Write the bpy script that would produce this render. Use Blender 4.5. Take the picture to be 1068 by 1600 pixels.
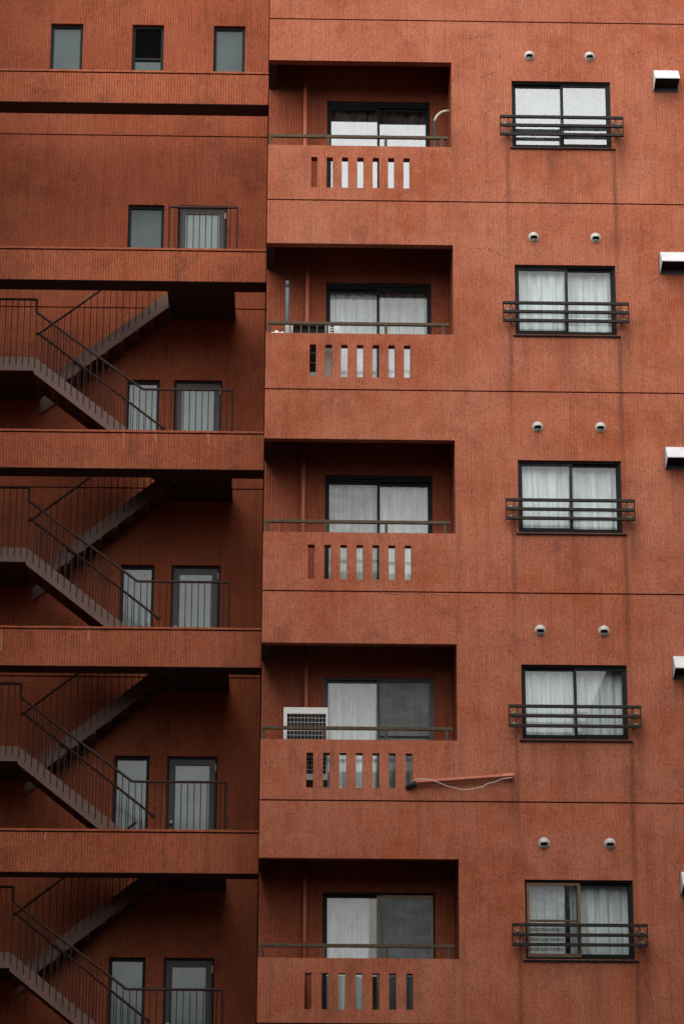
import bpy, math, random
from mathutils import Matrix, Vector
R = math.radians
for o in list(bpy.data.objects): bpy.data.objects.remove(o)
sc = bpy.context.scene
col = sc.collection
rnd = random.Random(7)

# ------------------------------------------------------------------ camera
CAMPOS = Vector((0.265, -35.998, -4.941))
cr = Vector((0.99972501, -0.02315435, 0.00371137)); cu = Vector((-0.01072816, -0.31086826, 0.95039246)); cf = Vector((0.02085197, 0.95017093, 0.31103118))
cam = bpy.data.cameras.new('camera'); co = bpy.data.objects.new('camera', cam); col.objects.link(co)
m = Matrix((cr, cu, -cf)).transposed().to_4x4(); m.translation = CAMPOS; co.matrix_world = m
cam.sensor_fit = 'VERTICAL'; cam.sensor_height = 24.0; cam.lens = 24.0 * 4400.0 / 1600.0
cam.clip_start = 0.1; cam.clip_end = 3000
sc.camera = co

# ------------------------------------------------------------------ sky and sun (overcast)
SUN_EL, SUN_SIDE = 54.0, 36.0      # the light comes from high up behind the camera, a little from the left
w = bpy.data.worlds.new('World'); sc.world = w; w.use_nodes = True
nt = w.node_tree; nt.nodes.clear()
sky = nt.nodes.new('ShaderNodeTexSky'); sky.sky_type = 'NISHITA'; sky.sun_disc = False
sky.sun_elevation = R(SUN_EL); sky.sun_rotation = R(180 + SUN_SIDE); sky.dust_density = 4.0; sky.air_density = 1.0
hs = nt.nodes.new('ShaderNodeHueSaturation'); hs.inputs['Saturation'].default_value = 0.22
bg = nt.nodes.new('ShaderNodeBackground'); bg.inputs['Strength'].default_value = 0.05
wo = nt.nodes.new('ShaderNodeOutputWorld')
nt.links.new(sky.outputs[0], hs.inputs['Color']); nt.links.new(hs.outputs[0], bg.inputs[0]); nt.links.new(bg.outputs[0], wo.inputs[0])
sl = bpy.data.lights.new('sun', 'SUN'); sl.energy = 3.0; sl.angle = R(117); sl.color = (1.0, 0.97, 0.93)
so = bpy.data.objects.new('sun', sl); col.objects.link(so)
so.rotation_euler = (R(90 - SUN_EL), 0, R(-SUN_SIDE)); so.location = (0, -20, 40)
sc.view_settings.view_transform = 'Standard'; sc.view_settings.look = 'None'
sc.view_settings.gamma = 1; sc.view_settings.exposure = 0.84
sc.view_settings.use_curve_mapping = False

# ------------------------------------------------------------------ materials
def mat(name):
    mt = bpy.data.materials.new(name); mt.use_nodes = True
    n = mt.node_tree; b = n.nodes['Principled BSDF']; return mt, n, b
def N(n, t, **kw):
    x = n.nodes.new(t)
    for k, v in kw.items(): setattr(x, k, v)
    return x
def math_(n, op, a, b=None, c=None):
    x = n.nodes.new('ShaderNodeMath'); x.operation = op
    for i, v in enumerate((a, b, c)):
        if v is None: continue
        if isinstance(v, (int, float)): x.inputs[i].default_value = v
        else: n.links.new(v, x.inputs[i])
    return x.outputs[0]
def mixc(n, fac, a, b, mode='MIX'):
    x = n.nodes.new('ShaderNodeMix'); x.data_type = 'RGBA'; x.blend_type = mode
    for s, v in ((x.inputs['Factor'], fac), (x.inputs[6], a), (x.inputs[7], b)):
        if isinstance(v, (int, float)): s.default_value = v
        elif isinstance(v, tuple): s.default_value = (*v, 1) if len(v) == 3 else v
        else: n.links.new(v, s)
    return x.outputs[2]
def noise(n, vec, scale, detail=4, rough=.55, vs=(1, 1, 1)):
    mp = n.nodes.new('ShaderNodeMapping'); mp.inputs['Scale'].default_value = vs
    n.links.new(vec, mp.inputs[0])
    x = n.nodes.new('ShaderNodeTexNoise'); x.inputs['Scale'].default_value = scale
    x.inputs['Detail'].default_value = detail; x.inputs['Roughness'].default_value = rough
    n.links.new(mp.outputs[0], x.inputs['Vector']); return x.outputs[0]
def ramp(n, v, a, b, lo=0., hi=1.):
    x = n.nodes.new('ShaderNodeMapRange'); n.links.new(v, x.inputs[0])
    x.inputs[1].default_value = a; x.inputs[2].default_value = b; x.inputs[3].default_value = lo; x.inputs[4].default_value = hi
    return x.outputs[0]

def stucco(name, base, chalk, dark, drips=(), chalk_amt=.6, bump=.45, streak=.3):
    """painted, weathered render: chalky patches, fine grain, run-off streaks"""
    mt, n, b = mat(name)
    tc = N(n, 'ShaderNodeTexCoord').outputs['Object']
    big = noise(n, tc, .8, 5, .6); mid = noise(n, tc, 4.5, 6, .65, (1, 1, .8)); fine = noise(n, tc, 48, 4, .75)
    run = noise(n, tc, 1.0, 5, .6, (9, 9, .35)); speck = noise(n, tc, 22, 4, .8)
    c = mixc(n, math_(n, 'MULTIPLY', ramp(n, mid, .42, .68), chalk_amt), base, chalk)
    c = mixc(n, math_(n, 'MULTIPLY', ramp(n, big, .38, .64), .8), c, chalk)
    c = mixc(n, math_(n, 'MULTIPLY', ramp(n, run, .52, .75), streak), c, dark)
    c = mixc(n, math_(n, 'MULTIPLY', ramp(n, speck, .53, .72), .7), c, dark)
    blot = noise(n, tc, 1.7, 8, .75); c = mixc(n, math_(n, 'MULTIPLY', ramp(n, blot, .52, .70), .5), c, dark)
    hair = noise(n, tc, 1.0, 4, .65, (75, 75, 1.6)); stip = noise(n, tc, 33, 3, .65)
    c = mixc(n, math_(n, 'MULTIPLY', ramp(n, hair, .48, .72), .42), c, dark)
    c = mixc(n, math_(n, 'MULTIPLY', ramp(n, stip, .50, .66), .38), c, dark)
    c = mixc(n, math_(n, 'MULTIPLY', ramp(n, stip, .46, .34), .35), c, chalk)
    sx = N(n, 'ShaderNodeSeparateXYZ'); n.links.new(tc, sx.inputs[0])
    wob = noise(n, tc, 2.2, 3, .6)
    for (x0, wd, z0, z1, amt) in drips:
        d = math_(n, 'SUBTRACT', sx.outputs[0], math_(n, 'ADD', math_(n, 'MULTIPLY', wob, .06), x0 - .03))
        g = math_(n, 'DIVIDE', d, wd); g = math_(n, 'MULTIPLY', g, g); g = math_(n, 'POWER', 2.718, math_(n, 'MULTIPLY', g, -1.))
        zz = ramp(n, sx.outputs[2], z1 - .12, z1 + .02, 1, 0); zl = ramp(n, sx.outputs[2], z0, z0 + (z1 - z0) * .7, 0, 1)
        f = math_(n, 'MULTIPLY', math_(n, 'MULTIPLY', g, zz), math_(n, 'MULTIPLY', zl, amt))
        f = math_(n, 'MULTIPLY', f, ramp(n, mid, .3, .6, .4, 1.))
        c = mixc(n, f, c, dark)
    v = math_(n, 'ADD', math_(n, 'MULTIPLY', fine, 1.1), .47)
    cc = N(n, 'ShaderNodeCombineColor')
    for i in range(3): n.links.new(v, cc.inputs[i])
    c = mixc(n, 1., c, cc.outputs[0], 'MULTIPLY')
    n.links.new(c, b.inputs['Base Color']); b.inputs['Roughness'].default_value = .88
    b.inputs['Specular IOR Level'].default_value = .25
    bp = N(n, 'ShaderNodeBump'); bp.inputs['Strength'].default_value = bump; bp.inputs['Distance'].default_value = .006
    h = math_(n, 'ADD', math_(n, 'MULTIPLY', fine, .6), math_(n, 'MULTIPLY', speck, .9))
    n.links.new(h, bp.inputs['Height']); n.links.new(bp.outputs[0], b.inputs['Normal'])
    return mt

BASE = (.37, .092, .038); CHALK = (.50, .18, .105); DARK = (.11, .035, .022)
drips = []
for kz in (0.85, 3.735, 6.585, 9.445, 12.275):
    drips += [(4.86, .035, kz - 2.9, kz, .75), (3.36, .03, kz - 1.9, kz + .15, .65)]
    drips += [(4.97, .06, kz - .9, kz + .2, .5), (4.1 + .3 * math.sin(kz), .10, kz - 1.1, kz, .35), (3.75 + .2 * math.cos(kz), .05, kz - .8, kz, .35), (2.63, .04, kz - 1.2, kz + .3, .3), (.9 + .5 * math.sin(kz * 3), .06, kz - .7, kz, .3)]
drips += [(3.3, .05, 2.5, 3.25, .6), (.95, .03, 3.0, 3.7, .35), (2.3, .04, 11.5, 12.2, .3)]
M = {}
drips += [(5.47, .03, 12.6, 13.2, .4), (5.74, .03, 9.7, 10.38, .45), (5.47, .03, 4.0, 4.6, .4), (3.7, .03, 7.8, 8.05, .3), (4.55, .03, 4.9, 5.17, .35), (4.2, .12, 2.6, 3.7, .25), (1.2, .05, .2, .84, .3)]
M['tower'] = stucco('ribbed_terracotta_render', BASE, CHALK, DARK, drips)
M['wing'] = stucco('stairwell_render', (.37, .094, .038), (.47, .145, .072), (.09, .028, .018), [(-1.9, .03, 8.0, 8.5, .5), (-3.2, .05, 5.1, 5.65, .4)], .45, .45, .35)
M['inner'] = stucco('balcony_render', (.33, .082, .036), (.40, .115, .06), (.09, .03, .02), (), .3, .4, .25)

def plain(name, c, rough=.5, metal=0., var=.25, scale=18, bump=0., spec=.5):
    mt, n, b = mat(name)
    tc = N(n, 'ShaderNodeTexCoord').outputs['Object']; t = noise(n, tc, scale, 4, .65)
    d = tuple(x * (1 - var) for x in c); e = tuple(min(1, x * (1 + var)) for x in c)
    n.links.new(mixc(n, ramp(n, t, .3, .7), d, e), b.inputs['Base Color'])
    n.links.new(ramp(n, t, .3, .7, max(0, rough - .08), min(1, rough + .08)), b.inputs['Roughness'])
    b.inputs['Metallic'].default_value = metal; b.inputs['Specular IOR Level'].default_value = spec
    if bump:
        bp = N(n, 'ShaderNodeBump'); bp.inputs['Strength'].default_value = bump; bp.inputs['Distance'].default_value = .01
        n.links.new(t, bp.inputs['Height']); n.links.new(bp.outputs[0], b.inputs['Normal'])
    return mt
M['joint'] = plain('joint_sealant', (.03, .014, .012), .9)
M['frame'] = plain('dark_bronze_aluminium', (.010, .012, .013), .6, 0, .3, 9, spec=.2)
M['frame_grey'] = plain('grey_aluminium', (.045, .045, .043), .5, .1, .25, 7)
M['gold'] = plain('gold_bronze_aluminium', (.16, .085, .035), .4, .3, .25, 12)
M['rail'] = plain('olive_brown_rail_paint', (.075, .05, .027), .6, 0, .35, 14, spec=.25)
M['guard'] = plain('black_guard_rail_paint', (.018, .013, .011), .6, 0, .3, 14, spec=.25)
M['elbow'] = plain('dark_rubber_elbow', (.025, .018, .015), .7)
M['lime'] = plain('lime_deposit', (.42, .25, .18), .95, 0, .3, 30)
M['duct'] = plain('faded_terracotta_duct', (.33, .09, .045), .7, 0, .2, 9)
M['brass'] = plain('tarnished_brass_bracket', (.20, .155, .095), .55, .1, .35, 30)
M['bolt'] = plain('weathered_bolt_metal', (.60, .54, .42), .5, .1, .3, 60)
M['stairmetal'] = plain('brown_painted_steel', (.13, .068, .050), .6, 0, .22, 6, .1)
M['stairrail'] = plain('dark_brown_handrail', (.045, .020, .017), .6, 0, .3, 10, spec=.25)
M['white'] = plain('off_white_painted_metal', (.62, .62, .60), .45, 0, .06, 10)
M['steel'] = plain('painted_hood_metal', (.54, .54, .55), .65, 0, .08, 6)
M['cap'] = plain('pale_vent_metal', (.46, .45, .41), .6, 0, .15, 20)
M['black'] = plain('black_void_metal', (.006, .006, .007), .8, 0, .1)
M['pipe'] = plain('terracotta_painted_pipe', (.42, .105, .055), .5, 0, .12, 5)
M['greypipe'] = plain('slate_grey_pvc', (.09, .11, .12), .5, 0, .15, 8)
M['cream'] = plain('cream_plastic', (.52, .49, .38), .5, 0, .08, 12)
M['cloth'] = plain('crumpled_white_cloth', (.68, .66, .62), .9, 0, .1, 15)
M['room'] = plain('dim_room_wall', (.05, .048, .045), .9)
M['concrete'] = plain('concrete_and_soffit_shade', (.05, .04, .036), .9, 0, .2, 5, .2)  # floors and landings; its dark tone also paints shade on soffits and side beams
M['asphalt'] = plain('asphalt', (.035, .035, .036), .9, 0, .2, 3, .3)
M['paving'] = plain('street_paving', (.035, .034, .033), .9, 0, .2, 2, .2)
M['opp'] = plain('grey_concrete_facade', (.07, .07, .072), .9, 0, .15, 1.2)
M['crack'] = plain('dark_crack_line', (.07, .024, .017), .95)  # even dark tone for the crack lines
M['patch'] = plain('pale_crack_filler', (.40, .125, .065), .9, 0, .15, 20, .2)

def curtain_mat(name, c, tr=.0):
    mt, n, b = mat(name)
    tc = N(n, 'ShaderNodeTexCoord').outputs['Object']
    t = noise(n, tc, 2.0, 4, .6, (14, 1, .6)); g = noise(n, tc, 5, 3, .6)
    cc = mixc(n, ramp(n, t, .35, .65), tuple(x * .66 for x in c), c)
    cc = mixc(n, ramp(n, g, .3, .7, 0, .3), cc, tuple(x * .9 for x in c))
    n.links.new(cc, b.inputs['Base Color']); b.inputs['Roughness'].default_value = .95
    b.inputs['Specular IOR Level'].default_value = .1
    return mt
M['cur'] = curtain_mat('white_sheer_curtain', (.68, .72, .71))
M['cur2'] = curtain_mat('grey_sheer_curtain', (.42, .46, .45))
M['curb'] = curtain_mat('bright_sheer_curtain', (.86, .89, .88))
M['cur3'] = curtain_mat('dim_grey_curtain', (.11, .12, .12))
M['frost'] = None

def glass(name, refl, tint=(.93, .97, .965), rough=.0):
    mt, n, b = mat(name); n.nodes.remove(b); out = n.nodes['Material Output']
    tr = N(n, 'ShaderNodeBsdfTransparent'); tr.inputs[0].default_value = (*tint, 1)
    gl = N(n, 'ShaderNodeBsdfGlossy'); gl.inputs['Roughness'].default_value = rough; gl.inputs[0].default_value = (.93, .97, 1, 1)
    tc = N(n, 'ShaderNodeTexCoord').outputs['Object']
    wv = noise(n, tc, 1.6, 2, .5); bp = N(n, 'ShaderNodeBump'); bp.inputs['Strength'].default_value = .02; bp.inputs['Distance'].default_value = .02
    n.links.new(wv, bp.inputs['Height']); n.links.new(bp.outputs[0], gl.inputs['Normal'])
    dirt = noise(n, tc, 6, 5, .7)
    lw = N(n, 'ShaderNodeLayerWeight'); lw.inputs[0].default_value = .5
    f = math_(n, 'ADD', math_(n, 'MULTIPLY', math_(n, 'POWER', lw.outputs['Facing'], 4.), .6), refl)
    mx = N(n, 'ShaderNodeMixShader'); n.links.new(f, mx.inputs[0]); n.links.new(tr.outputs[0], mx.inputs[1]); n.links.new(gl.outputs[0], mx.inputs[2])
    df = N(n, 'ShaderNodeBsdfDiffuse'); df.inputs[0].default_value = (.35, .36, .34, 1)
    m2 = N(n, 'ShaderNodeMixShader'); n.links.new(ramp(n, dirt, .45, .8, 0, .16), m2.inputs[0])
    n.links.new(mx.outputs[0], m2.inputs[1]); n.links.new(df.outputs[0], m2.inputs[2]); n.links.new(m2.outputs[0], out.inputs[0])
    return mt
M['glass'] = glass('window_glass', .06)
M['glass_top'] = glass('reflective_window_glass', .25)
def frosted(nm, c1, c2, coat=.5):
    mt, n, b = mat(nm)
    tc = N(n, 'ShaderNodeTexCoord').outputs['Object']
    v = N(n, 'ShaderNodeTexVoronoi'); v.inputs['Scale'].default_value = 55; n.links.new(tc, v.inputs['Vector'])
    g = noise(n, tc, 3, 3, .6)
    n.links.new(mixc(n, ramp(n, g, .3, .7), c1, c2), b.inputs['Base Color'])
    b.inputs['Roughness'].default_value = .35; b.inputs['Coat Weight'].default_value = coat; b.inputs['Coat Roughness'].default_value = .12; b.inputs['Coat IOR'].default_value = 1.6
    bp = N(n, 'ShaderNodeBump'); bp.inputs['Strength'].default_value = .12; bp.inputs['Distance'].default_value = .004
    n.links.new(v.outputs[0], bp.inputs['Height']); n.links.new(bp.outputs[0], b.inputs['Normal']); return mt
M['frost'] = frosted('frosted_glass', (.10, .175, .185), (.155, .245, .255))
M['frost_dark'] = frosted('dark_teal_glass', (.02, .055, .062), (.045, .085, .092), .0)
def screen(name, fac):
    mt, n, b = mat(name); n.nodes.remove(b); out = n.nodes['Material Output']
    tr = N(n, 'ShaderNodeBsdfTransparent'); df = N(n, 'ShaderNodeBsdfDiffuse'); df.inputs[0].default_value = (.03, .034, .034, 1)
    tc = N(n, 'ShaderNodeTexCoord').outputs['Object']; t = noise(n, tc, 2, 4, .6, (1, 1, 4))
    mx = N(n, 'ShaderNodeMixShader'); n.links.new(ramp(n, t, .3, .7, fac - .08, fac + .08), mx.inputs[0])
    n.links.new(tr.outputs[0], mx.inputs[1]); n.links.new(df.outputs[0], mx.inputs[2]); n.links.new(mx.outputs[0], out.inputs[0]); return mt
M['screen'] = screen('insect_mesh_dark', .50)
M['screen3'] = screen('insect_mesh_light', .13)
M['screen2'] = screen('insect_mesh_mid', .26)

# ------------------------------------------------------------------ mesh helpers
class MB:
    def __init__(s): s.v = []; s.f = []; s.smooth = False
    def add(s, vs, fs):
        b = len(s.v); s.v += [tuple(p) for p in vs]; s.f += [tuple(b + i for i in q) for q in fs]; return s
    def box(s, x0, x1, y0, y1, z0, z1):
        return s.add([(x0, y0, z0), (x1, y0, z0), (x1, y1, z0), (x0, y1, z0), (x0, y0, z1), (x1, y0, z1), (x1, y1, z1), (x0, y1, z1)],
                     [(0, 3, 2, 1), (4, 5, 6, 7), (0, 1, 5, 4), (1, 2, 6, 5), (2, 3, 7, 6), (3, 0, 4, 7)])
    def prism(s, poly, y0, y1):      # poly in (x, z), counter-clockwise seen from -Y
        n = len(poly)
        s.add([(x, y0, z) for x, z in poly] + [(x, y1, z) for x, z in poly],
              [tuple(range(n)), tuple(range(2 * n - 1, n - 1, -1))] + [(i, i + n, (i + 1) % n + n, (i + 1) % n) for i in range(n)])
        return s
    def prismx(s, poly, x0, x1):     # poly in (y, z)
        n = len(poly)
        s.add([(x0, y, z) for y, z in poly] + [(x1, y, z) for y, z in poly],
              [tuple(range(n - 1, -1, -1)), tuple(range(n, 2 * n))] + [(i, (i + 1) % n, (i + 1) % n + n, i + n) for i in range(n)])
        return s
    def tube(s, pts, r, n=10, flat=1.0):
        pts = [Vector(p) for p in pts]; rings = []
        for i, p in enumerate(pts):
            d = (pts[min(i + 1, len(pts) - 1)] - pts[max(i - 1, 0)]).normalized()
            up = Vector((0, 1, 0)) if abs(d.y) < .9 else Vector((0, 0, 1))
            a = d.cross(up).normalized(); b = a.cross(d).normalized()
            rr = r[i] if isinstance(r, (list, tuple)) else r
            rings.append([p + (a * math.cos(t) + b * math.sin(t) * flat) * rr for t in [2 * math.pi * j / n for j in range(n)]])
        vs = [q for g in rings for q in g]; fs = []
        for i in range(len(pts) - 1):
            for j in range(n):
                k = (j + 1) % n; fs.append((i * n + j, (i + 1) * n + j, (i + 1) * n + k, i * n + k))
        fs.append(tuple(range(n))); fs.append(tuple(reversed(range((len(pts) - 1) * n, len(pts) * n))))
        return s.add(vs, fs)
    def build(s, name, m, parent=None, smooth=False, bevel=0.):
        me = bpy.data.meshes.new(name); me.from_pydata(s.v, [], s.f); me.update()
        if isinstance(m, str): m = M[m]
        me.materials.append(m)
        import bmesh
        bm = bmesh.new(); bm.from_mesh(me); bmesh.ops.recalc_face_normals(bm, faces=bm.faces) if not getattr(s, 'keep', False) else None
        bm.to_mesh(me); bm.free()
        if smooth:
            for p in me.polygons: p.use_smooth = True
        o = bpy.data.objects.new(name, me); col.objects.link(o)
        if parent:
            o.parent = parent
            if parent.type == 'EMPTY': o.location = -parent.location
        if bevel:
            b = o.modifiers.new('bevel', 'BEVEL'); b.width = bevel; b.segments = 2; b.limit_method = 'ANGLE'
        return o
def tag(o, label=None, cat=None, group=None, kind=None):
    if label: o['label'] = label
    if cat: o['category'] = cat
    if group: o['group'] = group
    if kind: o['kind'] = kind
    return o
def empty(name, loc, label, cat, group=None):
    o = bpy.data.objects.new(name, None); col.objects.link(o); o.location = loc; o.empty_display_size = .2
    return tag(o, label, cat, group)

# ---- ribbed render: vertical ribs every 4 cm as real grooves
P = .04
jit = {}
def rj(i):
    if i not in jit:
        q = random.Random(i * 131 + 5); jit[i] = (q.uniform(-.0012, .0012), q.uniform(.0046, .0066), q.uniform(-.0018, .0012))
    return jit[i]
GD = .009
def rib_profile(x0, x1, GD):
    pts = []
    for i in range(int(math.floor(x0 / P)) - 1, int(math.ceil(x1 / P)) + 2):
        a, wg, h = rj(i); _, w2, h2 = rj(i + 1); a2 = rj(i + 1)[0]
        g = i * P + a; g2 = (i + 1) * P + a2
        pts += [(g - wg * .35, GD), (g + wg * .35, GD), (g + wg, -h * .6), (g2 - w2, -h * .6)]
    def ev(x):
        for (xa, ya), (xb, yb) in zip(pts, pts[1:]):
            if xa <= x <= xb: return ya + (yb - ya) * (x - xa) / max(xb - xa, 1e-9)
        return 0
    out = [(x0, ev(x0))] + [p for p in pts if x0 + 1e-5 < p[0] < x1 - 1e-5] + [(x1, ev(x1))]
    return out
def ribs(mb, x0, x1, z0, z1, y, gd=.009):
    pr = rib_profile(x0, x1, gd); n = len(pr); D = GD + .004
    vs = [(x, y + d, z0) for x, d in pr] + [(x, y + d, z1) for x, d in pr] + [(x, y + D, z0) for x, d in pr] + [(x, y + D, z1) for x, d in pr]
    fs = []
    for i in range(n - 1):
        fs += [(i, i + 1, n + i + 1, n + i), (i + 1, i, 2 * n + i, 2 * n + i + 1), (n + i, n + i + 1, 3 * n + i + 1, 3 * n + i)]
    fs += [(0, n, 3 * n, 2 * n), (n - 1, 3 * n - 1, 4 * n - 1, 2 * n - 1)]
    mb.add(vs, fs)
def facade(mb, x0, x1, z0, z1, y, thick, openings, joints=(), jmb=None, jh=.010, gd=.009):
    """ribbed sheet with rectangular openings (xa,xb,za,zb); joints are recessed horizontal grooves"""
    zs = {z0, z1}
    for a in openings: zs |= {min(max(a[2], z0), z1), min(max(a[3], z0), z1)}
    for j in joints: zs |= {j - jh, j + jh}
    zs = sorted(zs)
    for za, zb in zip(zs, zs[1:]):
        if zb - za < 1e-6: continue
        zm = (za + zb) / 2; isj = any(abs(zm - j) < jh for j in joints)
        blk = sorted((a[0], a[1]) for a in openings if a[2] < zm < a[3]); x = x0; iv = []
        for a, b in blk:
            if a > x: iv.append((x, a))
            x = max(x, b)
        if x < x1: iv.append((x, x1))
        for a, b in iv:
            if isj:
                jmb.setdefault(round(zm, 1), MB()).box(a, b, y + .032, y + thick, za, zb)
            else:
                ribs(mb, a, b, za, zb, y, gd); mb.box(a, b, y + GD + .004, y + thick, za, zb)

# ------------------------------------------------------------------ measured levels
J = [0.004, 2.892, 5.732, 8.602, 11.421, 14.238]
OT = [2.131, 5.015, 7.885, 10.763, 13.582]; OB = [.839, 3.704, 6.556, 9.425, 12.260]
ST = [.648, 3.526, 6.379, 9.258, 12.079]; SB = [.188, 3.062, 5.900, 8.786, 11.615]
BT = [1.859, 4.794, 7.686, 10.568, 13.408]
WT = [1.873, 4.748, 7.613, 10.484, 13.307]; WB = [.847, 3.735, 6.585, 9.444, 12.277]
XR = 2.581; WL, WR = 3.431, 4.830; BL, BM, BR = .838, 1.578, 2.326; XE = 9.0
YB = .92; TH = .14; ZG = -6.54; ZT = 19.0
FT = [-.04, 2.815, 5.655, 8.543, 11.345, 14.187]; FB = [-.62, 2.222, 5.090, 7.970, 10.832, 13.657]
F = [z + .2 for z in FB]        # landing floor levels, index k+1
YW = 3.33; YF0, YF1 = 1.57, 1.95; XWL = -4.8
ordinal = ['lowest', 'second lowest', 'middle', 'second highest', 'top']

# ------------------------------------------------------------------ ground
g = MB(); g.box(-400, 400, -400, 400, ZG - .3, ZG); tag(g.build('ground', 'paving'), kind='structure')
g = MB(); g.box(-400, 400, -40, -30, ZG, ZG + .02); tag(g.build('road', 'asphalt'), kind='structure')

# ------------------------------------------------------------------ residential tower
T = empty('apartment_tower', (4.5, 0, ZG), 'terracotta ribbed apartment tower with recessed balconies and guard-railed windows, right of the open stairs', 'building')
slot_x = [(.604 + i * .2155, .604 + i * .2155 + .088) for i in range(7)]
ops = []
for k in range(5):
    ops += [(0, XR, OB[k], OT[k]), (WL, WR, WB[k], WT[k])]
    ops += [(a, b, SB[k], ST[k]) for a, b in slot_x]
wall = MB(); jt = {}
facade(wall, 0, XE, ZG, ZT, 0, TH, ops, [-5.7, -2.85] + J + [17.08], jt, gd=.0042)
wo_ = wall.build('wall', 'tower', T)
for q_ in jt.values(): q_.build('expansion_joint', 'joint', T)
# body behind the facade
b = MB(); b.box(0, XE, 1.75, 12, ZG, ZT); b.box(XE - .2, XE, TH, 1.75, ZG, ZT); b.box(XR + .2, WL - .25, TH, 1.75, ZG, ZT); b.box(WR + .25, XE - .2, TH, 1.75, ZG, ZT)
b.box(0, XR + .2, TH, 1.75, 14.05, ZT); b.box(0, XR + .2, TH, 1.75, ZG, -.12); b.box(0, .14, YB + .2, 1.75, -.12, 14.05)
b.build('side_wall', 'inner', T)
rf = MB(); rf.box(-.15, XE + .15, -.15, 12.1, ZT, ZT + .3); rf.build('roof', 'concrete', T)

def tri_curtain(x0, x1, z0, z1, y, seed, amp=.028, gathers=13, cut=None):
    q = random.Random(seed); mb = MB(); n = int((x1 - x0) * 130) + 8
    ph = [q.uniform(0, 6.28) for _ in range(4)]; f1 = gathers * q.uniform(.85, 1.15)
    nz = 7
    def yy(x, t):
        u = x - x0
        a = math.sin(u * f1 * 2.6 + ph[0] + .8 * math.sin(u * 5 + ph[1])) + .45 * math.sin(u * f1 * 5.7 + ph[2] + t) + .6 * math.sin(u * 4 + ph[3] + t * .8)
        return y + amp * a * (.55 + .45 * (1 - t))
    vs = []; fs = []
    for j in range(nz + 1):
        t = j / nz
        for i in range(n + 1):
            x = x0 + (x1 - x0) * i / n
            if cut: x += cut * (1 - t) ** 2 * (i / n)
            vs.append((x, yy(x, t), z0 + (z1 - z0) * t + (.012 * math.sin(x * 40 + ph[0]) if j == 0 else 0)))
    for j in range(nz):
        for i in range(n):
            a = j * (n + 1) + i; fs.append((a, a + 1, a + n + 2, a + n + 1))
    mb.add(vs, fs); mb.keep = True; return mb

def frame_mb(x0, x1, z0, z1, y0, y1, t, tb=None):
    tb = tb or t
    return MB().box(x0, x0 + t, y0, y1, z0, z1).box(x1 - t, x1, y0, y1, z0, z1).box(x0 + t, x1 - t, y0, y1, z1 - t, z1).box(x0 + t, x1 - t, y0, y1, z0, z0 + tb)

def window(parent, name, x0, x1, z0, z1, y, xm, head=0., front='right', curtains=(), frame='frame', gold=None, scr=None, bar=None, seed=0, gl='glass', room=.75):
    """sliding window: outer frame > two sashes, two panes, curtains, screen; y is the face of the outer frame"""
    if head:
        MB().box(x0, x1, y - .012, y + .09, z1 - head, z1).build('window_head_and_shade', 'frame', parent); z1 -= head + .002  # dark head, made deeper to include the reveal shadow above the glass
    fr = frame_mb(x0, x1, z0, z1, y, y + .09, .028, .034).build(name, frame, parent)
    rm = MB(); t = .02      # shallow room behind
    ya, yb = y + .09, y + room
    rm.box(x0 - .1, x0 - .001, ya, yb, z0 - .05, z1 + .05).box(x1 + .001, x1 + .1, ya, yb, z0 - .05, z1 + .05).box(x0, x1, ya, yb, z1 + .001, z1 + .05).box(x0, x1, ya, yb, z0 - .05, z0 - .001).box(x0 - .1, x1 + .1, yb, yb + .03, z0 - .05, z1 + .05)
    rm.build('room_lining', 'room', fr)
    for side in ('left', 'right'):
        a, c = (x0 + .028, xm + .02) if side == 'left' else (xm - .02, x1 - .028)
        ys = y + (.012 if side == front else .048)
        fm = 'gold' if gold == side else frame
        s = frame_mb(a, c, z0 + .034, z1 - .028, ys, ys + .03, .034, .045)
        if bar and bar[0] == side: s.box(a + .034, c - .034, ys + .002, ys + .026, bar[1] - .014, bar[1] + .014)
        s.build('sash', fm, fr)
        p = MB().add([(a + .034, ys + .015, z0 + .079), (c - .034, ys + .015, z0 + .079), (c - .034, ys + .015, z1 - .062), (a + .034, ys + .015, z1 - .062)], [(0, 1, 2, 3)]); p.keep = True; p.build('pane', gl, fr)
        if scr and scr[0] == side:
            p = MB().add([(a + .034, y + .005, z0 + .079), (c - .034, y + .005, z0 + .079), (c - .034, y + .005, z1 - .062), (a + .034, y + .005, z1 - .062)], [(0, 1, 2, 3)]); p.keep = True; p.build('insect_screen', scr[1], fr)
    for i, (a, c, mt, cut) in enumerate(curtains):
        tri_curtain(a, c, z0 + .06, z1 - .02, y + .125 + .04 * (i % 2), seed * 10 + i, cut=cut).build('curtain', mt, fr)
    return fr

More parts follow.
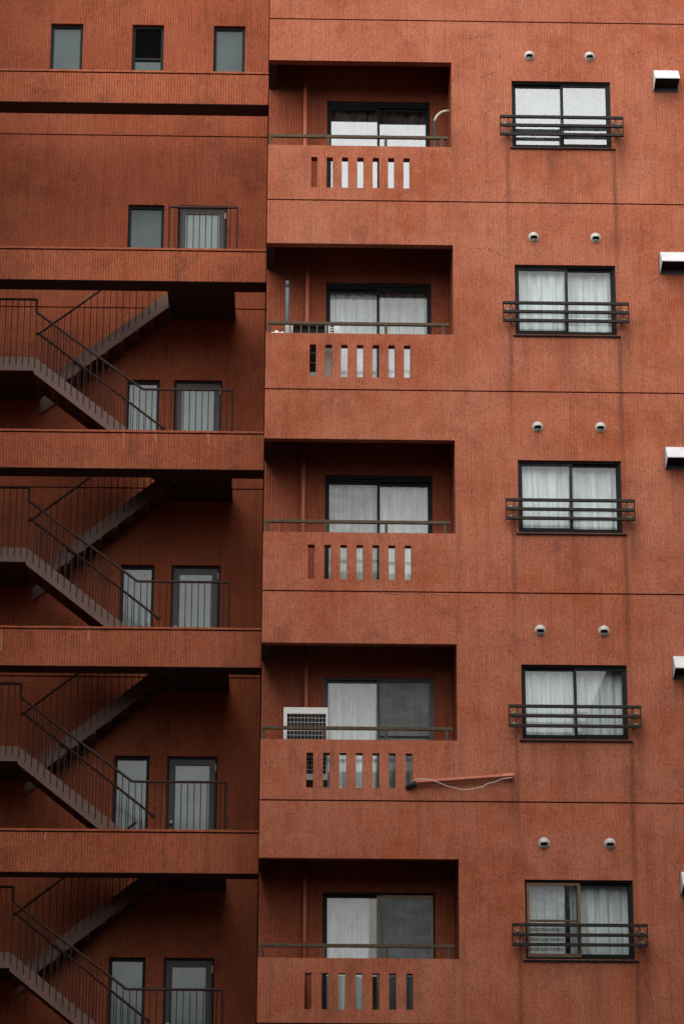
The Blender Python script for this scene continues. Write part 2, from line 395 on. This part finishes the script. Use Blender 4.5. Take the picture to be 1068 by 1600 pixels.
CW = {0: dict(curtains=[(3.44, 3.96, 'cur', 0), (4.03, 4.84, 'cur', 0)], front='left', gold='left', scr=('left', 'screen2'), bar=('left', 1.35)),
      1: dict(curtains=[(3.44, 4.12, 'cur', 0), (4.1, 4.83, 'cur', 0)], front='right'),
      2: dict(curtains=[(3.44, 4.14, 'cur', .0), (4.1, 4.83, 'cur', 0)], front='left', scr=None),
      3: dict(curtains=[(3.44, 4.12, 'cur', 0), (4.1, 4.83, 'cur', 0)], front='left'),
      4: dict(curtains=[(3.44, 4.12, 'cur3', 0), (4.1, 4.83, 'cur3', 0)], front='right')}
CB = {0: dict(curtains=[(.86, 1.46, 'curb', -.02), (1.66, 2.31, 'cur2', 0)], front='right', gold='right', scr=('right', 'screen')),
      1: dict(curtains=[(.86, 1.6, 'curb', 0), (1.58, 2.31, 'curb', 0)], front='right', scr=('right', 'screen'), bar=('right', 3.98), frame='frame_grey'),
      2: dict(curtains=[(.86, 1.6, 'curb', 0), (1.58, 2.31, 'curb', 0)], front='left', scr=('left', 'screen3')),
      3: dict(curtains=[(.86, 1.6, 'curb', 0), (1.58, 2.31, 'curb', 0)], front='right'),
      4: dict(curtains=[(.86, 1.6, 'cur3', 0), (1.58, 2.31, 'cur3', 0)], front='left')}

VX = [(3.689, 4.545), (3.693, 4.54), (3.708, 4.565), (3.704, 4.566), (3.691, 4.548)]; VZ = [2.354, 5.220, 8.094, 10.899, 13.703]
HX = [5.445, 5.438, 5.43, 5.448, 5.441]; HZ = [1.978, 4.861, 7.796, 10.664, 13.46]
RZ = [(1.266, 1.139, 1.013), (4.149, 4.020, 3.886), (7.004, 6.874, 6.746), (9.862, 9.733, 9.603), (12.689, 12.558, 12.421)]

def vent(x, z):
    mb = MB(); n = 24; Rr = .062
    # dome of a round weather cap with its lower front cut open
    rings = 7; vs = []; fs = []
    for j in range(rings + 1):
        a = math.pi / 2 * j / rings
        for i in range(n):
            t = 2 * math.pi * i / n
            vs.append((x + Rr * math.cos(a) * math.cos(t), -.012 - Rr * .95 * math.sin(a), z + Rr * math.cos(a) * math.sin(t)))
    for j in range(rings):
        for i in range(n):
            k = (i + 1) % n; q = (j * n + i, j * n + k, (j + 1) * n + k, (j + 1) * n + i)
            cx = sum(vs[w_][0] for w_ in q) / 4 - x; cz = sum(vs[w_][2] for w_ in q) / 4 - z
            if cz < -.006 and cz > -.046 and abs(cx) < .044: continue
            fs.append(q)
    mb.add(vs, fs); mb.keep = True
    o = mb.build('vent_cap', 'cap', T, smooth=True)
    so_ = o.modifiers.new('thick', 'SOLIDIFY'); so_.thickness = .003
    fl = MB().tube([(x, .006, z), (x, -.014, z)], .072, 28); fl.build('flange', 'cap', o)
    MB().tube([(x, -.013, z), (x, -.018, z)], .052, 20).build('vent_opening', 'black', o)

def hood(x, zt):
    x1 = x + .35
    mb = MB()
    out = [(0, zt), (-.10, zt - .008), (-.262, zt - .20), (-.262, zt - .215)]
    inn = [(-.256, zt - .215), (-.256, zt - .203), (-.098, zt - .016), (0, zt - .008)]
    mb.prismx(out + inn, x, x1)
    side = [(0, zt - .002), (-.098, zt - .01), (-.26, zt - .205), (-.26, zt - .215), (-.02, zt - .29), (0, zt - .29)]
    mb.prismx(side, x + .001, x + .006); mb.prismx(side, x1 - .006, x1 - .001)
    o = mb.build('range_hood_cover', 'steel', T, bevel=.003)
    MB().box(x - .008, x1 + .008, -.006, .006, zt - .30, zt + .012).build('mounting_plate', 'frame_grey', o)
    lv = MB()
    for i in range(4):
        y = -.05 - i * .05; lv.box(x + .012, x1 - .012, y, y + .034, zt - .235 + i * .006, zt - .231 + i * .006)
    lv.build('baffle', 'black', o)

for k in range(5):
    # ---- flat window with its guard, sill
    window(T, 'window', WL, WR, WB[k], WT[k], .045, (WL + WR) / 2 + (.02 if k else .0), seed=k + 1, gl='glass_top' if k == 4 else 'glass', **CW[k])
    s = MB().prismx([(.05, WB[k] + .004), (.05, WB[k] - .02), (-.028, WB[k] - .032), (-.028, WB[k] - .018)], WL - .035, WR + .05)
    s.build('window_sill', 'frame', T)
    gx0, gx1 = (3.248, 4.99); gr = MB()
    zz = RZ[k]
    gd = MB()
    for z in zz: gd.box(gx0, gx1, -.135, -.095, z - .02, z + .02)
    for ex in (gx0, gx1 - .014): gd.box(ex, ex + .014, -.13, -.10, zz[2] + .019, zz[0] - .019)  # thin dark end plates stand in for the shadow between the bars
    gd = gd.build('window_guard', 'guard', T, bevel=.003)
    for bx, dx in ((3.37, -.045), (4.885, .045)):
        br = MB().box(bx - .006, bx + .006, -.096, -.0, zz[2] - .01, zz[0] + .01)
        for z in (zz[0] - .065, zz[2] + .052): br.box(min(bx, bx + dx) - .004, max(bx, bx + dx) + .004, -.012, -.006, z - .02, z + .02)
        br.build('bracket', 'brass', gd)
        for z in (zz[0] - .065, zz[2] + .052): MB().tube([(bx + dx, -.01, z), (bx + dx, -.05, z)], [.024, .017], 6).build('bolt', 'bolt', gd)
    MB().box(4.122, 4.134, -.097, .04, zz[2], zz[0]).build('bracket', 'rail', gd)
    for x in VX[k]: vent(x, VZ[k])
    hood(HX[k], HZ[k])
    # ---- balcony
    fz = J[k] + .06; cz = J[k + 1] - .12
    ba = MB(); facade(ba, .0, XR, fz, cz, YB, .15, [(BL, BR, fz + .04, BT[k])])
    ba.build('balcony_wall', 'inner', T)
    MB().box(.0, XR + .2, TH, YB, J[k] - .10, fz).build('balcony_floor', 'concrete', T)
    MB().box(.11, XR, TH, YB, cz - .03, cz).build('balcony_soffit', 'concrete', T)  # dark tone paints in the shade of the balcony ceiling
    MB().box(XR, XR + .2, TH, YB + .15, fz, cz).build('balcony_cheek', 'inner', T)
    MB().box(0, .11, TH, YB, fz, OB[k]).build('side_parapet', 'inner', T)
    MB().box(0, .11, TH, YB, OT[k], cz).build('side_beam', 'concrete', T)  # dark all over, painting the shade on its underside and inner face
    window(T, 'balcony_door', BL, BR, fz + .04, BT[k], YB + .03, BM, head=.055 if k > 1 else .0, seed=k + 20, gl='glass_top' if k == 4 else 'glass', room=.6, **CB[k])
    r = MB(); zr = OB[k] + .17
    r.box(.02, XR - .06, .05, .095, zr - .022, zr + .022); r.box(.02, .065, .095, YB, zr - .022, zr + .022)
    ro = r.build('balcony_railing', 'rail', T, bevel=.004)
    for px in (.02, .82, 1.63, 2.42): MB().box(px + .003, px + .042, .055, .09, OB[k] - .01, zr - .02).build('post', 'rail', ro)
    px = (.605, .60, .54, .575, .526)[k]
    pp = MB().tube([(px, YB - .16, fz), (px, YB - .16, cz)], .031, 16).build('downpipe', 'pipe', T, smooth=True)
    MB().tube([(px, YB - .16, OB[k] + .33), (px, YB - .16, OB[k] + .36)], .037, 16).box(px - .012, px + .012, YB - .15, YB, OB[k] + .335, OB[k] + .355).build('pipe_clip', 'pipe', pp)
h = MB().box(.16, .5, .35, .72, J[5] - .15, J[5] - .12); h.build('ceiling_hatch', 'frame_grey', T)
# small cream boxes fixed low beside the balcony doors
for k, z in ((4, 12.02), (3, 9.25), (0, .95)):
    MB().box(.80, .832, YB - .035, YB - .003, z - .12, z + .02).build('outlet_box', 'cream', T, bevel=.004)

# cracks and filler lines on the render
def poly(pts, y, r, name, mt, parent, flat=.35, seed=1):
    q = random.Random(seed); out = []
    for (xa, za), (xb, zb) in zip(pts, pts[1:]):
        L = math.hypot(xb - xa, zb - za); n = max(2, int(L / .035))
        for i in range(n):
            t = i / n; out.append((xa + (xb - xa) * t + q.uniform(-.009, .009), y, za + (zb - za) * t + q.uniform(-.012, .012)))
    out.append((pts[-1][0], y, pts[-1][1])); rr = [r * q.uniform(.4, 1.15) for _ in out]; rr[0] = rr[-1] = r * .2
    return MB().tube(out, rr, 6, flat).build(name, mt, parent)
cracks = [((2.95, 13.33), (3.24, 13.45)), ((5.0, 13.74), (5.3, 13.79), (5.65, 13.72), (5.88, 13.62)), ((5.16, 12.93), (5.42, 13.1)),
          ((2.9, 10.72), (3.08, 10.71), (3.40, 10.55)), ((5.27, 10.22), (5.46, 10.33)), ((3.26, 4.95), (3.42, 4.77)), ((4.86, 3.70), (4.91, 3.62), (4.93, 3.5)),
          ((2.76, 1.76), (3.1, 1.91), (3.32, 1.97)), ((4.85, .82), (4.98, .52), (5.05, .26)), ((5.33, 2.17), (5.39, 2.0)), ((1.5, 5.70), (2.6, 5.695)), ((2.67, 5.47), (2.78, 5.50), (2.88, 5.54)), ((2.60, 12.85), (2.9, 12.89)), ((2.62, 14.0), (2.85, 13.96), (3.2, 14.02))]
for i, c in enumerate(cracks): poly(c, .001, .0048, 'crack', 'crack', T, seed=i)
fills = [((4.84, 10.5), (5.02, 10.62), (5.3, 10.67)), ((2.62, 14.17), (3.0, 14.02), (3.5, 14.1)), ((4.9, 9.3), (5.1, 8.95), (5.3, 8.75)), ((2.66, 8.05), (2.9, 8.22)), ((4.85, 4.78), (5.02, 4.87)), ((5.1, 6.3), (5.35, 6.0)), ((2.62, 10.8), (2.75, 10.86), (2.8, 10.75)), ((5.1, 5.55), (5.5, 5.1), (5.7, 5.0)), ((2.75, 13.0), (3.4, 12.95))]
for i, c in enumerate(fills): poly(c, .002, .009, 'filler_line', 'patch', T, seed=40 + i, flat=.3)

# ------------------------------------------------------------------ stair wing
S = empty('stair_wing', (-2.4, 3.3, ZG), 'set-back stairwell block with open zigzag stairs and ribbed beams, left of the tower', 'building')
DX = {4: (-2.137, -1.586, -1.382, -.631), 3: (-2.085, -1.588, -1.377, -.661), 2: (-2.089, -1.595, -1.351, -.639), 1: (-2.101, -1.599, -1.349, -.626), 0: (-2.093, -1.581, -1.33, -.623)}
DT = {4: 12.819, 3: 9.976, 2: 7.091, 1: 4.240, 0: 1.363}
sops = []
for i in range(5):
    a1, a2, a3, a4 = DX[i]; sops += [(a1, a2, F[i] + .45, DT[i]), (a3, a4, F[i] + .02, DT[i])]
top = [(-3.413, -2.914), (-2.15, -1.662), (-.893, -.403)]
for a, c in top: sops.append((a, c, 14.75, 15.873))
sw = MB(); sj = {}
WJ = [-.3, 2.55, 5.4, 8.27, 11.125, 13.975]
MB().box(-.035, 0, YW + .05, YW + .2, ZG, ZT - 1).build('corner_joint_shade', 'joint', S)  # dark strip behind the corner gap stands in for its shadow
facade(sw, XWL, -.035, ZG, ZT - 1, YW, .2, sops, WJ, sj)
sw.build('wall', 'wing', S)
for q_ in sj.values(): q_.build('expansion_joint', 'joint', S)
b = MB(); b.box(XWL, 0, YW + .8, 12, ZG, ZT - 1); b.box(XWL, 0, YW + .2, YW + .8, 16.1, ZT - 1); b.build('rear_block', 'inner', S)
MB().box(XWL, 0, YW - .1, 12, ZT - 1, ZT - .8).build('roof', 'concrete', S)
for i in range(6):
    fb, ft = FB[i], FT[i]; mb = MB()
    ribs(mb, XWL, -.02, fb, ft - .052, YF0); mb.box(XWL, -.02, YF0 + GD + .004, YF1, fb, ft - .052)
    o = mb.build('parapet_beam', 'wing', S)
    MB().box(XWL, -.02, YF0 + .004, YF1, fb - .006, fb - .002).build('beam_soffit_shade', 'concrete', o)  # thin dark sheet painting the shade under the beam
    MB().box(XWL, -.02, YF0 + .03, YF1 - .01, ft - .052, ft - .03).build('beam_joint', 'joint', o)
    cp = MB(); n = 60
    vs = []; q = random.Random(i)
    for j in range(n + 1):
        x = XWL + (-.02 - XWL) * j / n; d = q.uniform(-.004, .004)
        vs += [(x, YF0 - .004 + d, ft - .03 + d * .8), (x, YF0 - .004 + d, ft + d * .5), (x, YF1, ft), (x, YF1, ft - .03)]
    fs = [(4 * j + a, 4 * j + 4 + a, 4 * j + 4 + (a + 1) % 4, 4 * j + (a + 1) % 4) for j in range(n) for a in range(4)] + [(0, 1, 2, 3), (4 * n + 3, 4 * n + 2, 4 * n + 1, 4 * n)]
    cp.add(vs, fs); cp.build('coping', 'wing', o)

def swindow(parent, a, c, z0, z1, louver=False, nm='window', gm='frost'):
    y = YW + .06
    fr = frame_mb(a, c, z0, z1, y, y + .06, .045).build(nm, 'frame', parent)
    if louver:
        zm = z1 - .56; MB().box(a + .045, c - .045, y + .005, y + .05, zm - .02, zm + .02).build('transom', 'frame', fr)
        lv = MB(); z = zm + .05
        while z < z1 - .06:
            lv.prismx([(y + .005, z), (y + .008, z - .004), (y + .045, z + .024), (y + .042, z + .028)], a + .045, c - .045); z += .034
        lv.build('louvre', 'frame', fr); z1 = zm
    MB().box(a + .04, c - .04, y + .03, y + .036, z0 + .04, z1 - .04).build('pane', gm, fr)
    MB().box(a - .02, c + .02, y + .08, y + .12, z0 - .02, (z1 if not louver else z1 + .58) + .02).build('room_lining', 'room', fr)
for i, (a, c) in enumerate(top): swindow(S, a, c, 14.75, 15.873, i == 1, gm='frost_dark')
for i in range(5):
    a1, a2, a3, a4 = DX[i]; fl = F[i]
    swindow(S, a1, a2, fl + .45, DT[i], gm='frost_dark' if i == 4 else 'frost')
    y = YW + .05
    fr = frame_mb(a3, a4, fl + .02, DT[i], y, y + .07, .035).build('door', 'frame', S)
    leaf = frame_mb(a3 + .036, a4 - .036, fl + .03, DT[i] - .037, y + .012, y + .05, .085, .3).build('door_leaf', 'frame_grey', fr)
    MB().box(a3 + .116, a4 - .116, y + .028, y + .034, fl + .3, DT[i] - .115).build('pane', 'frost', fr)
    MB().tube([(a3 + .075, y + .012, fl + .86), (a3 + .075, y - .02, fl + .86), (a3 + .075, y - .035, fl + .86), (a3 + .075, y - .06, fl + .86)], [.03, .012, .028, .024], 14).build('door_knob', 'bolt', fr, smooth=True)
    MB().tube([(a4 - .03, y - .004, DT[i] - .2), (a4 - .03, y - .004, DT[i] - .1)], .011, 8).build('hinge', 'bolt', fr)
    MB().box(a3 - .05, a4 + .05, y + .09, y + .12, fl, DT[i] + .02).build('room_lining', 'room', fr)

A0, A1, B0, B1 = 1.97, 2.67, 2.74, 3.31    # depth of front and rear flights
SL = .79
def stringer(pts, ya, yb, thick=.25):
    (xa, za), (xb, zb) = pts
    return MB().prism([(xa, za - thick), (xb, zb - thick), (xb, zb), (xa, za)], ya, yb)
XH = -3.34
for i in range(5):
    fl = F[i]; up = F[i + 1] if i < 5 else None
    # landing in front of the doors
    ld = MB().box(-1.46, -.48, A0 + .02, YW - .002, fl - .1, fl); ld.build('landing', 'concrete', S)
    rz = fl + 1.135
    if i < 4:
        hz = fl + 1.60
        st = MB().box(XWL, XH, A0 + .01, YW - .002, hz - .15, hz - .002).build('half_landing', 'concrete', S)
        MB().box(XWL, XH, A0, A0 + .01, hz - .19, hz + .02).build('edge_plate', 'stairmetal', st)
        # front flight (down to the right) and rear flight (up to the right)
        for nm, y0, y1, xa, za, xb, zb in (('stair_flight', A0, A1, XH, hz, -1.33, fl), ('stair_flight', B0, B1, -3.03, hz, -1.46, up)):
            n = 9 if zb < za else 7; tr = MB(); dx = (xb - xa) / n; dz = (zb - za) / n
            for s in range(n):
                xs = xa + dx * s
                zt = za + dz * (s + (1 if dz < 0 else .35))
                tr.box(xs, xs + dx + .012, y0 + .012, y1 - .012, zt - .03, zt)
                xr = xs + dx if dz < 0 else xs
                tr.box(xr - .004, xr + .004, y0 + .012, y1 - .012, zt - abs(dz), zt - .031)
            fo = tr.build(nm, 'stairmetal', S)
            off = .02 if dz < 0 else .13
            if dz < 0:
                e0, e1 = (XH, hz + off), (-1.25, hz + off - SL * (-1.25 - XH))
            else:
                e0, e1 = (-3.36, za - .8 * .33 + off), (-1.40, zb + off + .04)
            stringer((e0, e1), y0, y0 + .012).build('stringer', 'stairmetal', fo)
            stringer((e0, e1), y1 - .012, y1).build('stringer', 'stairmetal', fo)
        # outer rail: half landing, jog, slope, landing, end post
        y = A0 - .015
        zt = hz + .905
        pts = [(XWL, y, zt), (XH + .005, y, zt), (XH + .005, y, fl + 2.31), (-1.765, y, rz), (-.48, y, rz)]
        ho = MB()
        for a, c in zip(pts, pts[1:]): ho.tube([a, c], .019, 10)
        ho.tube([(-.48, y, rz + .015), (-.48, y, fl - .08)], .015, 8)
        ho = ho.build('handrail', 'stairrail', S)
        x = -4.76
        while x < -.52:
            if x < XH: z0, z1 = hz - .09, zt
            elif x < -1.765: z0 = hz + .02 - SL * (x - XH) - .14; z1 = fl + 2.31 + (rz - fl - 2.31) * (x - XH) / (-1.765 - XH)
            else: z0, z1 = max(fl - .05, hz + .02 - SL * (x - XH) - .14), rz
            if x > -4.3:
                MB().tube([(x, y, z0), (x, y, z1)], .0065, 6).build('baluster', 'stairrail', ho)
            x += .0895
        # inner rail, turning at the half landing
        y2 = 2.705; zi = fl + 2.27
        inn = MB().tube([(XH - .014, y2, zi), (-1.50, y2, fl + .82)], .018, 8).tube([(XH - .014, y2, zi), (XH - .014 + 1.62, y2, zi + .8 * 1.62)], .018, 8)
        inn.tube([(XH - .05, y2, zi), (XH - .02, y2, zi)], .03, 8).tube([(-1.52, y2, fl + .83), (-1.47, y2, fl + .80)], .032, 8)
        x = XH + .04
        while x < -1.5:
            zr = zi - .785 * (x - XH); zb_ = hz + .02 - SL * (x - XH) - .12
            inn.tube([(x, A1 + .01, zb_), (x, y2, zr)], .006, 5)
            if x < -1.6: inn.tube([(x + .03, B0 - .01, hz - .264 + .13 + .8 * (x + 3.36) - .1), (x + .03, y2, zi + .8 * (x + .03 - XH))], .006, 5)
            x += .095
        inn.build('inner_handrail', 'stairrail', S)
    else:
        y = A0 - .015; ho = MB().tube([(-1.455, y, rz), (-.45, y, rz)], .019, 10)
        for px in (-1.45, -.455): ho.tube([(px, y, fl - .08), (px, y, rz + .015)], .015, 8)
        ho = ho.build('handrail', 'stairrail', S); x = -1.36
        while x < -.5:
            MB().tube([(x, y, fl - .05), (x, y, rz)], .0065, 6).build('baluster', 'stairrail', ho); x += .0895
q9 = random.Random(9)
for xs_, kk, ln in ((-2.0, 3, .26), (-1.55, 3, .14), (-.8, 3, .18), (-3.74, 2, .3), (-3.6, 2, .34), (-3.68, 2, .2), (-2.4, 2, .2), (-2.9, 1, .12)):
    poly(((xs_, FT[kk] - .04), (xs_ + .01, FT[kk] - .04 - ln)), YF0 - .001, .009, 'lime_streak', 'lime', S, seed=int(xs_ * -50), flat=.2)
wf = [((-4.0, 13.82), (-3.2, 13.80), (-2.3, 13.52), (-1.5, 13.22)), ((-3.0, 13.42), (-2.3, 13.17), (-1.9, 12.9)), ((-1.1, 13.0), (-.6, 13.2), (-.08, 13.42)), ((-3.9, 13.9), (-2.5, 13.72), (-1.2, 13.95)), ((-2.9, 14.02), (-1.8, 14.08), (-.9, 14.0))]
for i, c in enumerate(wf[:3]): poly(c, YW + .003, .010, 'filler_line', 'patch', S, seed=80 + i, flat=.3)

# ------------------------------------------------------------------ neighbouring tower (just out of frame on the left) and an unseen block added opposite to shape the light
NB = empty('neighbouring_tower', (-8, 0, ZG), 'matching terracotta tower closing the stairwell on its far left side', 'building')
mb = MB(); facade(mb, -11, XWL - .02, ZG, ZT, -0.5, .2, [], [-5.7, -2.85] + J + [17.08], jt2 := {}); mb.box(-11, XWL - .02, -0.3, 12, ZG, ZT); mb.build('wall', 'wing', NB); [q_.build('expansion_joint', 'joint', NB) for q_ in jt2.values()]
OPZ = 8.0
OP = empty('added_opposite_block', (0, -50, ZG), 'unseen grey block added across the street to shape light and window reflections', 'building')
mb = MB(); mb.box(-34, 34, -62, -46.3, ZG, OPZ)
for fz in range(4):
    z = ZG + 3.4 * fz; mb.box(-34, 34, -46.3, -46.0, z, z + 1.2)
for c in range(18): x = -34 + c * 4; mb.box(x - .25, x + .25, -46.001, -45.9, ZG, OPZ)
mb.box(-34, 34, -46.3, -46.0, OPZ - 1.4, OPZ); mb.build('wall', 'opp', OP)
for fz in range(4):
    z = ZG + 3.4 * fz + 1.2; MB().box(-33.9, 33.9, -46.28, -46.2, z, z + 2.2).build('window_band', 'frame_grey', OP)

def flank(x0, x1, y0, y1, zt, label):  # unseen blocks added to shade the lower floors and the stairwell
    e = empty('shade_block', ((x0 + x1) / 2, (y0 + y1) / 2, ZG), label, 'building')
    mb = MB(); mb.box(x0, x1, y0, y1, ZG, zt); mb.box(x0 - .15, x1 + .15, y0 - .15, y1 + .15, zt, zt + .3); mb.build('wall', 'opp', e)
    z = ZG + 1.2
    while z + 1.6 < zt:
        wb = MB(); x = x0 + 1
        while x + 1.5 < x1: wb.box(x, x + 1.4, y1, y1 + .03, z, z + 1.3); wb.box(x, x + 1.4, y0 - .03, y0, z, z + 1.3); x += 2.6
        y = y0 + 1
        while y + 1.5 < y1: wb.box(x0 - .03, x0, y, y + 1.4, z, z + 1.3); wb.box(x1, x1 + .03, y, y + 1.4, z, z + 1.3); y += 2.6
        wb.build('window_row', 'frame_grey', e); z += 3.0
flank(-30, -4.6, -32, -2.5, 13.0, 'unseen grey block added left of the view to shade the lower stairwell')
flank(7.0, 30, -30, -5, 9.5, 'unseen grey block added right of the view to shade the lower tower floors')

# ------------------------------------------------------------------ loose things on the balconies
def ac(x0, x1, y0, y1, z0, z1, gx0, gx1, gz0, gz1, nx, nz, zf, label, slats=None):
    a = empty('air_conditioner', ((x0 + x1) / 2, (y0 + y1) / 2, zf), label, 'air conditioner', 'outdoor units on the balconies')
    body = MB().box(x0, x1, y0, y1, z0, gz0).box(x0, x1, y0, y1, gz1, z1).box(x0, gx0, y0, y1, gz0, gz1).box(gx1, x1, y0, y1, gz0, gz1).box(gx0, gx1, y0 + .08, y1, gz0, gz1)
    body.build('casing', 'white', a)
    bk = MB().box(gx0, gx1, y0 + .07, y0 + .079, gz0, gz1)
    bk.build('coil', 'black', a)
    fm = MB()
    for i in range(nx + 1):
        x = gx0 + (gx1 - gx0) * i / nx; fm.box(x - .0014, x + .0014, y0 + .004, y0 + .009, gz0, gz1)
    for i in range(nz + 1):
        z = gz0 + (gz1 - gz0) * i / nz; fm.box(gx0, gx1, y0 + .001, y0 + .0055, z - .0018, z + .0018)
    fm.build('grille', 'white', a)
    fan = MB(); cx, cz = (gx0 + gx1) / 2, (gz0 + gz1) / 2; rr = min(gx1 - gx0, gz1 - gz0) / 2 * .9
    for b_ in range(3):
        t = b_ * 2.094 + .4
        p = [(cx + math.cos(t + q) * rr * w_, y0 + .045 + .012 * q, cz + math.sin(t + q) * rr * w_) for q, w_ in ((0, .15), (0, 1), (.7, .95), (.5, .15))]
        fan.add(p, [(0, 1, 2, 3)])
    fan.build('fan_blades', 'frame', a)
    if slats:
        s = MB(); z = slats[2]
        while z < slats[3]: s.box(slats[0], slats[1], y0 - .003, y0 + .003, z, z + .018); z += .036
        s.build('vent_slats', 'black', a)
    ft = MB()
    for x in (x0 + .06, x1 - .1): ft.box(x, x + .04, y0 + .02, y1 - .02, zf, z0)
    ft.build('feet', 'cream', a)
ac(.30, .885, .26, .56, 3.22, 4.20, .345, .86, 3.30, 4.115, 11, 14, 2.952, 'tall white outdoor unit with fine wire grid, standing on the second lowest balcony')
ac(.35, 1.02, .26, .56, 8.85, 9.69, .37, .82, 8.95, 9.66, 4, 5, 8.662, 'outdoor unit with black side slats, barely showing over the second highest balcony parapet', slats=(.885, .94, 9.44, 9.64))
pz = empty('clothes_pole', (.29, .30, 8.66), 'slate grey pole with narrower neck leaning behind the rail of the second highest balcony', 'pole')
MB().tube([(.292, .22, 8.70), (.292, .22, 10.17), (.292, .22, 10.18)], [.033, .033, .028], 14).build('shaft', 'greypipe', pz, smooth=True)
MB().tube([(.292, .22, 10.18), (.29, .22, 10.27), (.292, .22, 10.29)], [.026, .03, .02], 14).build('end_cap', 'greypipe', pz, smooth=True)
MB().tube([(.30, .19, 8.66), (.30, .19, 9.60)], .036, 12).build('sleeve', 'white', pz)
# crumpled cloth lying on the parapet
mb = MB(); q = random.Random(3); nx, ny = 22, 8; vs = []; fs = []
for i in range(nx + 1):
    for j in range(ny + 1):
        u, v = i / nx, j / ny; e = math.sin(math.pi * u) ** .5 * math.sin(math.pi * v) ** .5 if 0 < u < 1 and 0 < v < 1 else 0
        vs.append((.07 + .22 * u, .03 + .11 * v, OB[3] + .003 + e * (.045 + .02 * math.sin(u * 17 + v * 5) + q.uniform(-.008, .012)) * (1.15 - .6 * u)))
for i in range(nx):
    for j in range(ny):
        a = i * (ny + 1) + j; fs.append((a, a + ny + 1, a + ny + 2, a + 1))
mb.add(vs, fs); mb.keep = True
tag(mb.build('rag', 'cloth', smooth=True), 'crumpled white cloth lying on the parapet under the rail of the second highest balcony', 'cloth')
# bent conduit on the top balcony
cd = empty('hose', (2.35, .8, 11.5), 'dark upright hose with pale curved end by the right cheek of the top balcony', 'hose')
MB().tube([(2.352, .30, 11.5), (2.352, .30, 12.80)], .02, 12).build('hose_body', 'frame_grey', cd, smooth=True)
arc = [(2.355, .3, 12.80), (2.37, .3, 12.85), (2.40, .3, 12.90), (2.445, .3, 12.94), (2.50, .3, 12.963), (2.57, .3, 12.97)]
MB().tube(arc, .02, 12).build('hose_end', 'cream', cd, smooth=True)
# drooping drain cover under the second lowest balcony
dc = empty('duct_cover', (2.6, -.03, 3.12), 'terracotta pipe cover with loose white wire, beside the slots of the second lowest balcony', 'pipe')
MB().tube([(2.02, -.05, 3.123), (2.5, -.052, 3.160), (3.17, -.05, 3.217)], [.040, .040, .036], 4, .8).build('cover', 'duct', dc, bevel=.006)
MB().tube([(3.155, -.05, 3.216), (3.165, -.05, 3.217), (3.30, -.05, 3.228), (3.312, -.05, 3.229)], [.036, .042, .042, .036], 4, .8).build('end_cap', 'pipe', dc, bevel=.005)
MB().tube([(1.915, .10, 3.075), (1.925, -.02, 3.075), (1.96, -.05, 3.088), (2.03, -.05, 3.118)], [.03, .034, .038, .042], 12).build('elbow', 'elbow', dc, smooth=True)
wp = [(1.95, 3.13), (2.05, 3.165), (2.16, 3.165), (2.28, 3.135), (2.42, 3.075), (2.52, 3.055), (2.60, 3.028), (2.70, 3.027), (2.82, 3.05), (2.90, 3.07), (2.97, 3.115), (3.05, 3.13), (3.15, 3.175), (3.29, 3.195)]
MB().tube([(x, -.105, z) for x, z in wp], .004, 8).build('wire', 'white', dc, smooth=True)
